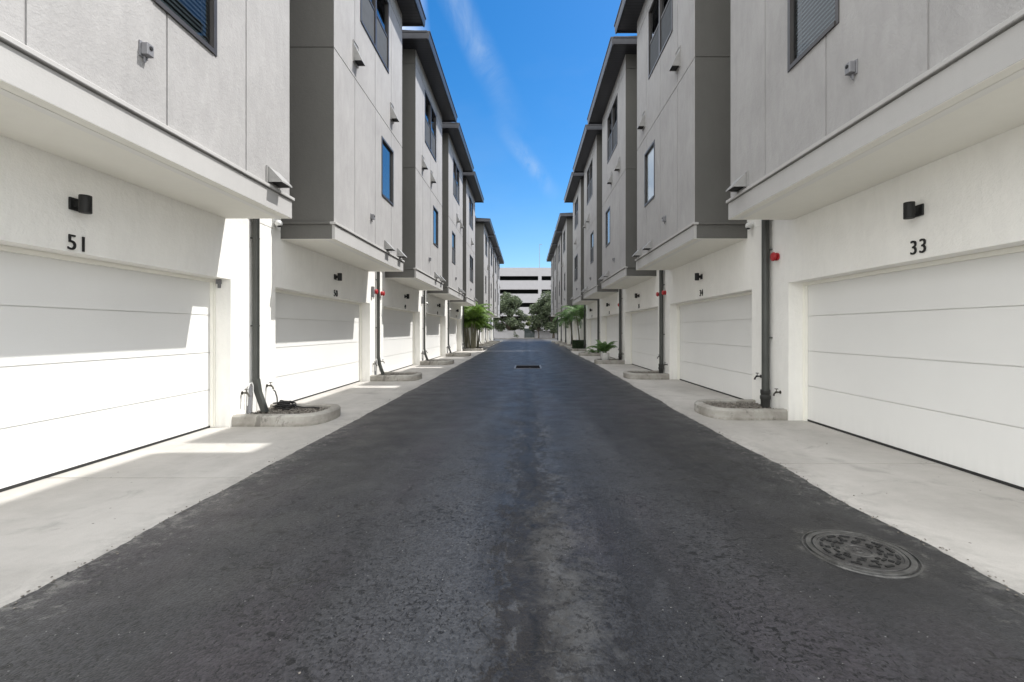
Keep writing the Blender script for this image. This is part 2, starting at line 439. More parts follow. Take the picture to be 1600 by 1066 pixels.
# ------------------------------------------------------------------ layout
H = 1.44
SIDE = {  # sign, ground wall distance, bay depth, height offset
    'L': dict(g=-1, W=4.39, BD=.97, dz=0.0, P=6.10, y1=2.14),
    'R': dict(g=1, W=4.18, BD=1.01, dz=.10, P=6.07, y1=2.63),
}
S0, S1 = -.76, 5.34          # unit extent along the alley
OP0, OP1, OPZ = -.17, 4.71, 2.195
BAY = 4.59
GR = .011                    # half width of a control joint
DEPTH = 11.0

def wall_joint(vals):
    r = []
    for v in vals: r += [v - GR, v + GR]
    return r
def in_joint(x, vals): return any(abs(x - v) < GR for v in vals)

def build_house(side, y0, number, cfg, label, group, first=False, last=False):
    sd = SIDE[side]; g, W, BD, dz = sd['g'], sd['W'], sd['BD'], sd['dz']
    P = sd['P']; s1 = S0 + P
    root = empty('townhouse', (g * W, y0, 0)); tag(root, label, 'townhouse', group)
    X = lambda d: -g * d
    def bx(mb, d0, d1, a0, a1, z0, z1, bev=0): mb.box(X(d0), X(d1), a0, a1, z0, z1, bev)
    ZT = 10.18 + dz
    # --- ground floor wall
    def f(mb):
        zj = 3.2 + dz
        hf(mb, [S0, OP0, OP1, s1], [0, OPZ, zj - GR, zj + GR, 3.6],
           lambda a, b: None if (OP0 < a < OP1 and b < OPZ) else (.008 if abs(b - zj) < GR else 0.0),
           lambda a, b, d: (X(-d), a, b), .28)
    part('ground_floor_wall', ('gw', side), f, M['white'], root)
    for flag, sv, w_ in ((first, S0, 'a'), (last, s1, 'b')):
        if flag:
            part('end_wall', ('ew', side, w_), lambda mb: mb.quad((X(0), sv, 0), (X(-DEPTH), sv, 0), (X(-DEPTH), sv, 3.6), (X(0), sv, 3.6)), M['white'], root)
            part('upper_end_wall', ('uew', side, w_), lambda mb: mb.quad((X(0), sv, 3.6), (X(-DEPTH), sv, 3.6), (X(-DEPTH), sv, ZT + .02), (X(0), sv, ZT + .02)), M['grey'], root)
    part('rear_wall', ('rw', side), lambda mb: mb.quad((X(-DEPTH), S0, 0), (X(-DEPTH), s1, 0), (X(-DEPTH), s1, ZT + .02), (X(-DEPTH), S0, ZT + .02)), M['grey'], root)
    # --- upper main wall (behind the bays)
    def f(mb):
        zj = [6.51 + dz]
        hf(mb, [S0, s1], [3.6, ZT + .02] + wall_joint(zj), lambda a, b: .008 if in_joint(b, zj) else 0.0, lambda a, b, d: (X(-d), a, b))
    part('upper_wall', ('uw', side), f, M['grey'], root)
    # --- bay front with windows
    wins = cfg['wins']
    UW = BD - .025
    jv = [1.03, 2.28, 3.53]; jh = [6.51 + dz, 9.74 + dz]
    def f(mb):
        A = [.02, BAY - .02] + wall_joint(jv); B = [3.36 + dz, ZT + .02] + wall_joint(jh)
        for (a0, a1, z0, z1, kind) in wins: A += [a0, a1]; B += [z0 + dz, z1 + dz]
        def dep(a, b):
            for (a0, a1, z0, z1, kind) in wins:
                if a0 < a < a1 and z0 + dz < b < z1 + dz: return None
            return .012 if (in_joint(a, jv) or in_joint(b, jh)) else 0.0
        hf(mb, A, B, dep, lambda a, b, d: (X(UW - d), a, b), .16)
    part('bay_wall', ('bf', side, tuple(wins)), f, M['grey'], root)
    for s_, dirn in ((.02, 1), (BAY - .02, -1)):
        def f(mb):
            hf(mb, [0.0, UW - .0], [3.36 + dz, ZT + .02] + wall_joint(jh),
               lambda a, b: .012 if in_joint(b, jh) else 0.0, lambda a, b, d: (X(a), s_ + dirn * d, b))
        part('bay_side_wall', ('bs', side, dirn), f, M['dark'], root)
    # --- base band, ledge
    def f(mb):
        bx(mb, BD - .05, BD, 0, BAY, 3.072 + dz, 3.315 + dz)
        bx(mb, BD - .06, BD - .018, .003, BAY - .003, 3.315 + dz, 3.33 + dz)
        bx(mb, BD - .08, BD + .03, -.03, BAY + .03, 3.33 + dz, 3.375 + dz, .006)
    part('base_band', ('bb', side), f, M['band'], root, recalc=True)
    for a0, a1, o in ((0.002, .05, -.03), (BAY - .05, BAY - .002, .03)):
        def f(mb):
            bx(mb, 0, BD - .052, a0, a1, 3.072 + dz, 3.331 + dz)
            l0, l1 = (a0 + o, a1) if o < 0 else (a0, a1 + o)
            bx(mb, 0, BD - .082, l0, l1, 3.33 + dz, 3.375 + dz, .006)
        part('side_band', ('sb', side, o), f, M['dark'], root, recalc=True)
    so = part('bay_ceiling', ('bc', side), lambda mb: bx(mb, 0.002, BD - .002, .002, BAY - .002, 3.0685 + dz, 3.0712 + dz), M['soffit_white'], root, recalc=True)
    part('vent_strip', ('vs', side), lambda mb: bx(mb, BD - .20, BD - .11, .05, BAY - .05, 3.065 + dz, 3.0675 + dz), M['perf'], so, recalc=True)
    # --- windows
    for wi, (a0, a1, z0, z1, kind) in enumerate(wins):
        z0 += dz; z1 += dz; key = (side, round(a0, 2), round(z0, 2), kind)
        def fr(mb, t=.038):
            o, i = UW + .012, UW - .07
            def bar(p0, p1, q0, q1, out=o, inn=i): bx(mb, inn, out, p0, p1, q0, q1)
            bar(a0 - .012, a0 + t, z0 - .012, z1 + .012); bar(a1 - t, a1 + .012, z0 - .012, z1 + .012)
            bar(a0 + t, a1 - t, z0 - .012, z0 + t, o + .01); bar(a0 + t, a1 - t, z1 - t, z1 + .012)
            if kind == 'double':
                m = (a0 + a1) / 2; bar(m - .045, m + .045, z0 + t, z1 - t)
                zm = (z0 + z1) / 2
                for p, q in ((a0 + t, m - .045), (m + .045, a1 - t)): bar(p, q, zm - .025, zm + .025, o - .02)
            if kind == 'hung':
                zm = (z0 + z1) / 2; bar(a0 + t, a1 - t, zm - .025, zm + .025, o - .02)
        w = part('window', ('wf',) + key, fr, M['bronze'], root, recalc=True)
        t = .034
        d = UW - .035
        part('pane', ('wp',) + key, lambda mb: mb.quad(*[(X(d), a0 + t, z0 + t), (X(d), a1 - t, z0 + t), (X(d), a1 - t, z1 - t), (X(d), a0 + t, z1 - t)][::-g]), M['clearglass'] if (kind == 'blinds' or (side == 'R' and kind == 'fixed') or (side == 'R' and kind == 'hung')) else M['glass'], w)
        if kind in ('double', 'hung'):
            zm = (z0 + z1) / 2; d2 = UW - .02; mid = (a0 + a1) / 2
            spans = ((a0 + t, mid - .04), (mid + .04, a1 - t)) if kind == 'double' else ((a0 + t, a1 - t),)
            def sc(mb):
                for p, q in spans: mb.quad((X(d2), p, z0 + t), (X(d2), q, z0 + t), (X(d2), q, zm), (X(d2), p, zm))
            part('insect_screen', ('wsn',) + key, sc, M['screen'], w)
        def room(mb):
            D = .158
            bx(mb, UW - D - .01, UW - D, a0 - .02, a1 + .02, z0 - .02, z1 + .02)
        part('interior', ('wr',) + key, room, M['interior'], w)
        if side == 'R' and kind in ('fixed', 'hung'):
            zs = z0 + t if kind == 'fixed' else (z0 + z1) / 2
            part('roller_shade', ('wrs',) + key, lambda mb: mb.quad((X(UW - .06), a0 + t, zs), (X(UW - .06), a1 - t, zs), (X(UW - .06), a1 - t, z1 - t), (X(UW - .06), a0 + t, z1 - t)), M['shade'], w)
        elif kind in ('fixed', 'blinds'):
            def bl(mb):
                n = int((z1 - z0 - .1) / .05)
                for k in range(n):
                    z = z0 + .06 + k * .05
                    mb.add([(X(UW - .058), a0 + .04, z), (X(UW - .058), a1 - .04, z), (X(UW - .072), a1 - .04, z + .036), (X(UW - .072), a0 + .04, z + .036)], [(0, 1, 2, 3)])
            part('blind', ('wb',) + key, bl, M['blind'], w)
    # --- roof
    RF = W - (2.89 if side == 'L' else 2.63)
    r0, r1 = -.56, 5.0
    def f(mb):
        z = ZT + .22
        last_s = s1 + (.5 if last else 0)
        first_s = S0 - (.5 if first else 0)
        cx = -DEPTH * .35; xm = .42
        # bay roof
        mb.add([(X(RF - .02), r0 + .02, z), (X(RF - .02), r1 - .02, z), (X(xm), r1 - .02, z + .05), (X(xm), r0 + .02, z + .05),
                (X(cx), (r0 + r1) / 2, z + .75)], [(0, 1, 2, 3), (3, 2, 4)])
        bx(mb, -DEPTH - .4, xm - .01, first_s, last_s, ZT + .06, z + .05)
    roof = part('roof', ('rf', side, first, last), f, M['roofmetal'], root, recalc=True)
    def f(mb):
        z0 = ZT - .02
        # soffit board: bay part and eave part of the main roof
        bx(mb, 0, RF - .05, r0 + .05, r1 - .05, ZT + .022, ZT + .05)
    part('soffit', ('sf', side), f, M['roofsoffit'], roof, recalc=True)
    def f(mb):
        z0 = ZT - .045; zt = ZT + .20
        def prof_front(a0, a1):
            P2 = [(RF - .07, z0 + .02), (RF - .03, z0), (RF - .012, z0 + .06), (RF + .0, zt - .03), (RF + .022, zt - .015), (RF + .022, zt + .012), (RF - .07, zt + .012)]
            V = [(X(d_), a0, z_) for d_, z_ in P2] + [(X(d_), a1, z_) for d_, z_ in P2]; n = len(P2)
            mb.add(V, [(i, (i + 1) % n, (i + 1) % n + n, i + n) for i in range(n)] + [tuple(range(n)), tuple(range(n, 2 * n))])
        prof_front(r0, r1)
        for a0, a1, e in ((r0, r0 + .045, -.02), (r1 - .045, r1, .02)):
            bx(mb, .43, RF - .072, a0, a1, z0 + .03, zt - .03)
            q0, q1 = (a0 + e, a1) if e < 0 else (a0, a1 + e)
            bx(mb, .43, RF - .072, q0, q1, zt - .028, zt + .014)
        for a0, a1 in ((s1 - .34 if not last else r1, s1), (S0, r0)):
            if a1 - a0 > .01: bx(mb, .38, .428, a0, a1, z0 + .03, zt + .01)
    part('gutter', ('gt', side, last), f, M['roofmetal'], roof, recalc=True)
    # --- garage door
    def f(mb):
        zj = [.56, 1.11, 1.66]; gj = .0062
        B = [.025, OPZ + .03]
        for z in zj: B += [z - gj, z + gj]
        hf(mb, [OP0 - .02, OP1 + .02], B, lambda a, b: .02 if any(abs(b - z) < gj for z in zj) else 0.0, lambda a, b, d: (X(-.28 - d), a, b))
    dr = part('garage_door', ('gd', side), f, M['door'], root)
    part('bottom_seal', ('gs', side), lambda mb: bx(mb, -.31, -.272, OP0, OP1, .002, .03), M['seal'], dr, recalc=True)
    def f(mb):
        bx(mb, -.277, -.235, OP0 + .001, OP0 + .05, .002, OPZ - .002); bx(mb, -.277, -.235, OP1 - .05, OP1 - .001, .002, OPZ - .002)
        bx(mb, -.277, -.235, OP0 + .05, OP1 - .05, OPZ - .05, OPZ - .002)
        bx(mb, -.262, -.225, OP0 + .0015, OP0 + .022, .003, OPZ - .003); bx(mb, -.262, -.225, OP1 - .022, OP1 - .0015, .003, OPZ - .003)
    part('door_frame', ('df', side), f, M['soffit_white'], root, recalc=True)
    if cfg.get('near'):
        part('door_sensor', ('ds', side), lambda mb: (bx(mb, -.20, -.13, OP1 - .035, OP1 - .002, OPZ - .07, OPZ - .004, .004),
             bx(mb, -.18, -.14, OP1 - .03, OP1 - .004, OPZ - .13, OPZ - .07, .004)), M['box'], root, recalc=True)
    # --- wall light
    ls = 2.33 if side == 'L' else 2.26
    lz = 2.66 if side == 'L' else 2.71
    def f(mb):
        bx(mb, 0.001, .022, ls - .055, ls + .055, lz - .06, lz + .06, .004)
        bx(mb, .022, .075, ls - .02, ls + .02, lz - .03, lz + .03)
        mb.lathe([(.04, -.085), (.048, -.085), (.05, -.08), (.05, .08), (.048, .085), (.04, .085)], (X(.115), ls, lz), 'z', 24)
    part('wall_light', ('wl', side), f, M['black'], root, smooth=True, recalc=True)
    # --- house number
    if number:
        cu = bpy.data.curves.new('numtext', 'FONT'); cu.body = number; cu.size = .215; cu.extrude = .006; cu.align_x = 'CENTER'; cu.offset = -.0006
        cu.space_character = 1.12
        tmp = bpy.data.objects.new('numtmp', cu); COL.objects.link(tmp)
        dg = bpy.context.evaluated_depsgraph_get(); me = bpy.data.meshes.new_from_object(tmp.evaluated_get(dg))
        bpy.data.objects.remove(tmp); bpy.data.curves.remove(cu)
        me.name = 'house_number'
        nz = 2.215 if side == 'L' else 2.255
        ns = 2.36 if side == 'L' else 2.27
        for v in me.vertices:
            x, y, z = v.co
            # text x runs along +s on the left wall and -s on the right one
            v.co = (X(.012 + z), ns + (x if side == 'L' else -x) * .95, nz + y)
        me.materials.clear(); me.materials.append(M['black'])
        o = bpy.data.objects.new('house_number', me); COL.objects.link(o); o.parent = root
    # --- vents
    def vent(mb, mb2, s, z0, w, h, hd, ht, ph=.42):
        # back plate with a raised rim, and a wedge hood that is open below
        U = UW
        bx(mb, U + .001, U + .012, s - w / 2, s + w / 2, z0, z0 + ph)
        t = .012
        bx(mb, U + .012, U + .024, s - w / 2, s - w / 2 + t, z0, z0 + ph); bx(mb, U + .012, U + .024, s + w / 2 - t, s + w / 2, z0, z0 + ph)
        bx(mb, U + .012, U + .024, s - w / 2 + t, s + w / 2 - t, z0 + ph - t, z0 + ph)
        a0, a1 = s - w / 2 + .03, s + w / 2 - .03; zb = z0 + .03; zt = zb + ht
        top = [(X(U + .012), a0, zt), (X(U + .012), a1, zt), (X(U + .03), a0, zt), (X(U + .03), a1, zt), (X(U + hd), a0, zb + .02), (X(U + hd), a1, zb + .02),
               (X(U + hd), a0, zb), (X(U + hd), a1, zb), (X(U + .012), a0, zb), (X(U + .012), a1, zb)]
        mb.add(top, [(0, 1, 3, 2), (2, 3, 5, 4), (4, 5, 7, 6), (0, 2, 4, 6, 8), (1, 9, 7, 5, 3)])
        mb2.quad((X(U + .02), a0 + .005, zb + .01), (X(U + hd - .01), a0 + .005, zb + .01), (X(U + hd - .01), a1 - .005, zb + .01), (X(U + .02), a1 - .005, zb + .01))  # dark sheet just inside the mouth paints the hollow's shade
    for (s, kind) in cfg['vents']:
        if kind == 'hi': args = (s, 6.79 + dz, .27, .42, .17, .3, .43)
        else: args = (s, 3.382 + dz, .33, .2, .2, .2, .24)
        m1, m2 = MB(), MB(); vent(m1, m2, *args)
        key = ('vt', side, s, kind)
        if key not in CACHE: CACHE[key] = m1.mesh('exhaust_vent', M['ventgrey']); CACHE[key + (1,)] = m2.mesh('vent_mouth', M['seal'])
        o = bpy.data.objects.new('exhaust_vent', CACHE[key]); COL.objects.link(o); o.parent = root
        o2 = bpy.data.objects.new('vent_mouth', CACHE[key + (1,)]); COL.objects.link(o2); o2.parent = o
    # --- small outlet box on the bay
    bz = 3.95 + dz * .3; bs = 2.0 if side == 'L' else 1.85
    def f(mb):
        bx(mb, UW + .001, UW + .015, bs - .045, bs + .045, bz - .065, bz + .075, .003)
        bx(mb, UW + .015, UW + .075, bs - .038, bs + .038, bz - .05, bz + .06, .006)
        bx(mb, UW + .02, UW + .035, bs - .015, bs - .005, bz - .11, bz - .06)
    bo = part('outlet_box', ('ob', side), f, M['box'], root, recalc=True)
    part('lens', ('obl', side), lambda mb: mb.lathe([(.018, 0), (.018, .006), (.01, .007)], (X(UW + .076), bs, bz + .02), 'x', 14, -g), M['black'], bo, recalc=True)
    # --- downpipe
    ps = 5.24
    if side == 'L':
        def f(mb):
            w = .043
            bx(mb, .03, .10, ps - w, ps + w, .64, 10.1, .008)
            for k in (-1, 0, 1): bx(mb, .10, .106, ps + k * .026 - .005, ps + k * .026 + .005, .66, 10.0)
            # kicked foot
            V = []
            for (d0, d1, z, a) in ((.028, .106, .66, 0), (.06, .14, .45, .0), (.17, .25, .135, .0)):
                V += [(X(d0), ps - w - .004 + a, z), (X(d1), ps - w - .004 + a, z), (X(d1), ps + w + .004 + a, z), (X(d0), ps + w + .004 + a, z)]
            F = []
            for r in (0, 4):
                for k in range(4): F.append((r + k, r + (k + 1) % 4, r + 4 + (k + 1) % 4, r + 4 + k))
            F += [(0, 1, 2, 3), (8, 9, 10, 11)]
            mb.add(V, F)
            for z in (1.5, 2.9): bx(mb, .001, .102, ps - w - .004, ps + w + .004, z, z + .02)
        part('downpipe', ('dp', side), f, M['pipe'], root, recalc=True)
        def f(mb):
            mb.tube([(X(.03), ps - .13, .13), (X(.03), ps - .10, .56)], .03, 10)
        part('drain_pipe', ('cp', side), f, M['box'], root, smooth=True, recalc=True)
        def f(mb):
            mb.tube([(X(.04), ps - .19, .26), (X(.05), ps - .185, .52), (X(.05), ps - .15, .60), (X(.05), ps - .08, .605), (X(.06), ps - .07, .56), (X(.06), ps - .07, .45)], .008, 8)
            mb.tube([(X(.04), ps + .08, .62), (X(.05), ps + .13, .62), (X(.05), ps + .15, .56), (X(.05), ps + .15, .2)], .008, 8)
        part('condensate_line', ('cl', side), f, M['whiteplastic'], root, smooth=True, recalc=True)
    else:
        def f(mb):
            mb.tube([(X(.09), ps, .38), (X(.09), ps, 10.1)], .062, 16)
            for z in (1.3, 2.8): bx(mb, .001, .12, ps - .058, ps + .058, z, z + .02)
        part('downpipe', ('dp', side), f, M['pipe'], root, smooth=True, recalc=True)
        def f(mb):
            mb.lathe([(.07, .42), (.078, .42), (.078, .36), (.072, .35), (.072, .33), (.083, .32), (.083, .27), (.074, .25), (.068, .12)][::-1], (X(.095), ps, 0), 'z', 16)
        part('downpipe_boot', ('db', side), f, M['boot'], root, smooth=True, recalc=True)
    # --- faucets
    def bib(mb, s, z):
        mb.lathe([(.028, 0), (.028, .006), (.012, .01), (.012, .05), (.016, .052), (.016, .085), (.01, .09)], (X(.001), s, z), 'x', 12, -g)
        mb.tube([(X(.07), s, z), (X(.10), s, z - .02), (X(.115), s, z - .06)], [.013, .013, .015], 10)
        mb.tube([(X(.068), s, z), (X(.068), s, z + .05)], .006, 8)
        mb.lathe([(.026, .05), (.03, .054), (.026, .06)], (X(.068), s, z), 'z', 10)
    bibs = ((4.98, .47), (5.66, .5)) if side == 'L' else ((4.94, .42), (5.57, .62))
    if cfg.get('bibs', True):
        for s, z in bibs:
            part('faucet', ('fc', side, s), lambda mb: bib(mb, s, z), M['brass'] if not (side == 'R' and s > 5.2) else M['black'], root, smooth=True, recalc=True)
    # --- alarms and cameras
    for kind, s, z in cfg.get('extras', ()):
        if kind == 'alarm':
            f = lambda mb: mb.lathe([(.06, 0), (.065, .008), (.065, .03), (.045, .036), (.045, .055), (.07, .06), (.075, .075), (.06, .10), (.03, .112)], (X(.001), s, z), 'x', 22, -g)
            part('fire_alarm', ('al', side, s), f, M['red'], root, smooth=True, recalc=True)
        elif kind == 'camera':
            def f(mb):
                mb.lathe([(.05, 0), (.05, .02), (.03, .028), (.03, .05)], (X(.001), s, z + .03), 'x', 18, -g)
                mb.lathe([(.018, -.062), (.042, -.05), (.06, -.02), (.062, .0), (.055, .03), (.03, .055), (.01, .062)], (X(.085), s - .02, z), 'z', 18)
            cm = part('security_camera', ('cam', side, s, z), f, M['whiteplastic'], root, smooth=True, recalc=True)
            part('lens', ('caml', side, s, z), lambda mb: mb.lathe([(.012, -.07), (.034, -.06), (.036, -.05), (.034, -.045)], (X(.098), s - .025, z), 'z', 14), M['black'], cm, smooth=True, recalc=True)
        elif kind == 'box':
            part('utility_box', ('ub', side, s), lambda mb: bx(mb, .001, .07, s - .05, s + .05, z - .15, z + .15, .006), M['box'], root, recalc=True)
    return root

DOUBLE = (1.34, 3.29, 7.87, 9.61, 'double')
SMALL = (2.75, 3.70, 4.66, 6.06, 'fixed')
SMALL2 = (1.0, 1.95, 4.62, 6.06, 'hung')
EARLY = (2.08, 2.97, 4.49, 6.06, 'blinds')
LARGE = (1.6, 3.4, 4.5, 6.08, 'double')
names = {'L': ['51', '50', '49', '48', '47'], 'R': ['33', '34', '35', '36', '37']}
cfgs = {
 'L': [dict(wins=(EARLY, DOUBLE), vents=[(4.12, 'lo')], near=True, extras=[('camera', 5.9, 3.30)]),
       dict(wins=(SMALL, DOUBLE), vents=[(1.05, 'hi'), (3.57, 'hi'), (3.1, 'lo'), (4.2, 'lo')], extras=[('alarm', 5.06, 2.55), ('alarm', 5.7, 2.55), ('box', 4.86, 2.53)]),
       dict(wins=(SMALL, DOUBLE), vents=[(1.0, 'hi'), (2.42, 'hi'), (3.1, 'lo'), (4.2, 'lo')], extras=[('box', 5.0, 2.7), ('camera', 5.65, 2.6)]),
       dict(wins=(SMALL2, DOUBLE), vents=[(2.5, 'hi'), (3.8, 'hi'), (3.1, 'lo'), (4.2, 'lo')], extras=[('camera', 5.65, 2.6)]),
       dict(wins=(LARGE, DOUBLE), vents=[(2.4, 'hi'), (4.2, 'lo')])],
 'R': [dict(wins=(EARLY, DOUBLE), vents=[(4.15, 'lo')], extras=[('alarm', 5.02, 2.66), ('camera', 5.86, 3.36)]),
       dict(wins=(SMALL, DOUBLE), vents=[(.95, 'hi'), (3.78, 'hi'), (3.1, 'lo'), (4.2, 'lo')], extras=[('alarm', 5.1, 2.56), ('alarm', 5.7, 2.56)]),
       dict(wins=(SMALL, DOUBLE), vents=[(1.0, 'hi'), (2.42, 'hi'), (3.1, 'lo'), (4.2, 'lo')], extras=[('alarm', 5.7, 2.56)]),
       dict(wins=(SMALL2, DOUBLE), vents=[(2.5, 'hi'), (3.8, 'hi'), (3.1, 'lo'), (4.2, 'lo')]),
       dict(wins=(LARGE, DOUBLE), vents=[(2.4, 'hi'), (4.2, 'lo')])],
}
LAB = {
 'L': ['sunlit pale grey townhouse with black 51 over its white garage door',
       'sunlit pale grey townhouse with black 50 over its white garage door',
       'sunlit pale grey townhouse with small 49, just beyond house number 50',
       'sunlit pale grey townhouse between house 49 and the one beside the left palms',
       'sunlit pale grey townhouse whose bay ends right at the left palm cluster'],
 'R': ['shaded pale grey townhouse with black 33 over its white garage door',
       'shaded pale grey townhouse with black 34 over its garage, next after number 33',
       'shaded pale grey townhouse just before the potted fern on the right',
       'shaded pale grey townhouse right beyond the potted fern on the right',
       'shaded pale grey townhouse whose bay ends right at the right palm cluster'],
}
ORD = ['first', 'second', 'third', 'fourth']
FAR0 = {'L': 37.5, 'R': 36.2}
units = {'L': [], 'R': []}
for side in 'LR':
    sd = SIDE[side]; word = 'left' if side == 'L' else 'right'
    for i in range(5):
        y0 = sd['y1'] + sd['P'] * i; units[side].append(y0)
        build_house(side, y0, names[side][i], cfgs[side][i], LAB[side][i], 'townhouses lining the %s side of the alley' % word, first=(i == 0), last=(i == 4))
    for i in range(4):
        y0 = FAR0[side] + sd['P'] * i
        c = dict(wins=((1.35, 2.3, 4.6, 6.06, 'hung'), DOUBLE), vents=[(3.4, 'hi'), (4.2, 'lo')], bibs=False)
        build_house(side, y0, None, c, '%s grey townhouse of the far row, counting away from the %s palms' % (ORD[i], word),
                    'townhouses of the far %s row' % word, first=(i == 0), last=(i == 3))

# ------------------------------------------------------------------ planters
def d_outline(dmax, s0, s1, k=.42, n=12):
    """points of a D shape from the wall at s0 out to dmax and back to the wall at s1"""
    sm = (s0 + s1) / 2; h = (s1 - s0) / 2; pts = [(0, s0)]
    for i in range(n + 1):
        t = -PI / 2 + PI * i / n
        cs, sn = math.cos(t), math.sin(t)
        e = .8
        pts.append((dmax - k + k * abs(cs) ** e, sm + h * math.copysign(abs(sn) ** e, sn)))
    pts.append((0, s1)); return pts
def planter(side, y0, label, weeds=False):
    sd = SIDE[side]; g, W = sd['g'], sd['W']; X = lambda d: -g * d
    s0, s1, dm = 0.0, 1.17, (1.30 if side == 'L' else 1.2)
    root = empty('planter', (g * W, y0, 0)); tag(root, label, 'planter', 'kerbed gravel planters along the %s side' % ('left' if side == 'L' else 'right'))
    rings = [(0, 0.0), (0, .14), (.022, .165), (.125, .168), (.14, .15), (.14, .09)]
    def f(mb):
        R = []
        for ins, z in rings:
            P_ = d_outline(dm - ins, s0 + ins, s1 - ins, .42 - ins * .5)
            R.append([(X(max(d, .001)), s, z) for d, s in P_])
        n = len(R[0]); o = len(mb.v)
        for r in R: mb.v += r
        for i in range(len(R) - 1):
            for k in range(n - 1): mb.f.append((o + i * n + k, o + i * n + k + 1, o + (i + 1) * n + k + 1, o + (i + 1) * n + k))
    part('kerb', ('pk', side), f, M['kerb'], root, smooth=True)
    def f(mb):
        P_ = d_outline(dm - .139, s0 + .139, s1 - .139, .36)
        mb.add([(X(max(d, .002)), s, .10) for d, s in P_], [tuple(range(len(P_)))])
    part('soil', ('ps', side), f, M['mulch'], root)
    def f(mb):
        rnd = random.Random(3)
        n = 0
        while n < 900:
            d = rnd.uniform(.02, dm - .17); s = rnd.uniform(s0 + .16, s1 - .16)
            hh = (s1 - s0) / 2 - .16
            dd = max(0, d - (dm - .42)) / .27
            if dd > 1 or abs(s - (s0 + s1) / 2) > hh * math.sqrt(max(0, 1 - dd * dd)): continue
            r = rnd.uniform(.011, .024); c = Vector((X(d), s, .105 + rnd.uniform(0, .022)))
            V = []
            for v in ((1, 0, 0), (-1, 0, 0), (0, 1, 0), (0, -1, 0), (0, 0, 1), (0, 0, -1)):
                V.append(c + Vector((v[0] * r * rnd.uniform(.8, 1.4), v[1] * r * rnd.uniform(.8, 1.4), v[2] * r * rnd.uniform(.6, 1.0))) + Vector((rnd.uniform(-.004, .004), rnd.uniform(-.004, .004), 0)))
            mb.add(V, [(0, 2, 4), (2, 1, 4), (1, 3, 4), (3, 0, 4), (2, 0, 5), (1, 2, 5), (3, 1, 5), (0, 3, 5)]); n += 1
    gv = part('gravel', ('pg', side), f, M['pebble'], root); gv['kind'] = 'stuff'
    return root
pl_lab = {'L': ['scuffed D-shaped kerb planter with hose, between garages 51 and 50', 'D-shaped kerb planter under the two red alarms, between garages 50 and 49',
                'D-shaped kerb planter at the far side of garage 49', 'D-shaped kerb planter at the far side of garage 48, before the left palm bed'],
          'R': ['D-shaped kerb planter with black downpipe boot, between garages 33 and 34', 'D-shaped kerb planter between garages 34 and 35 on the right',
                'D-shaped kerb planter that carries the potted fern', 'D-shaped kerb planter nearest the right palms and hedge']}
for side in 'LR':
    for i in range(4):
        planter(side, units[side][i] + 4.73, pl_lab[side][i])
    for i in range(3):
        planter(side, FAR0[side] + SIDE[side]['P'] * i + 4.73, '%s kerb planter of the far row, counting away from the %s palms' % (ORD[i], 'left' if side == 'L' else 'right'))

# hose: from the second left faucet down to a pile on the gravel
def f(mb):
    rnd = random.Random(5)
    x0 = -4.39 + .115; y = 2.14 + 5.66
    pts = [(x0, y, .43), (x0 + .03, y - .0, .40), (x0 + .06, y + .0, .30), (x0 + .07, y - .01, .22), (x0 + .10, y + .0, .16)]
    cx, cy = x0 + .22, y - .05
    for i in range(150):
        t = i * .36
        r = .10 + .045 * math.sin(i * .21) + rnd.uniform(-.006, .006)
        pts.append((cx + r * 1.25 * math.cos(t + 2.6), cy + r * math.sin(t + 2.6), .14 + .018 * (i / 26) + .02 * math.sin(i * .5)))
    pts += [(cx + .2, cy, .16), (cx + .35, cy - .06, .15), (cx + .5, cy - .03, .15), (cx + .62, cy - .1, .148)]
    mb.tube(pts, .011, 7)
hose = make('garden_hose', f, M['hose'], smooth=True)
tag(hose, 'black hose piled on gravel below the faucet, in the nearest left planter', 'hose')

# ------------------------------------------------------------------ ground
setting(make('ground', lambda mb: mb.quad((-400, -60, -.03), (400, -60, -.03), (400, 700, -.03), (-400, 700, -.03)), M['ground'], recalc=False))
def edge(y, seed):
    n = mnoise.noise(Vector((y * .9, seed, 0))) * .05 + mnoise.noise(Vector((y * 5.0, seed + 5, 0))) * .018 + mnoise.noise(Vector((y * 19, seed + 9, 0))) * .010
    return n
def road_x(y, side):
    if side == 'L':
        b = -2.72 - .1 * min(1, max(0, (y - 8) / 20)) - .25 * max(0, min(1, (y - 33) / 4))
        return b + edge(y, 1.0)
    b = 2.68 + .28 * min(1, max(0, (y - 8) / 12)) + .35 * max(0, min(1, (y - 30) / 5))
    return b + edge(y, 8.0)
def f(mb):
    ys = []
    y = -6.0
    while y < 62:
        ys.append(y); y += .035 if 1.5 < y < 9 else (.1 if y < 25 else .5)
    ys.append(62)
    row = []
    for y in ys:
        row.append(((road_x(y, 'L'), y, .006), (-1.2, y, .0055), (0, y, .005), (1.2, y, .0055), (road_x(y, 'R'), y, .006)))
    for a, b in zip(row, row[1:]):
        for k in range(4): mb.quad(a[k], a[k + 1], b[k + 1], b[k])
    mb.quad((-70, 62, .006), (70, 62, .006), (70, 79, .006), (-70, 79, .006))
setting(make('alley_road', f, M['asphalt'], recalc=False))
def apron(side):
    g = SIDE[side]['g']; W = SIDE[side]['W']
    js = []
    for i in range(-1, 11):
        js += [SIDE[side]['y1'] + SIDE[side]['P'] * i + 2.35, SIDE[side]['y1'] + SIDE[side]['P'] * i + 5.3]
    js = [j for j in js if -5 < j < 61]
    def f(mb):
        B = [-6, 62]
        for j in js: B += [j - .008, j + .008]
        hf(mb, [2.3, W + .6], B, lambda a, b: .015 if any(abs(b - j) < .008 for j in js) else 0.0, lambda a, b, d: (g * a, b, -d))
    return f
setting(make('pavement', apron('L'), M['concrete'], recalc=False))
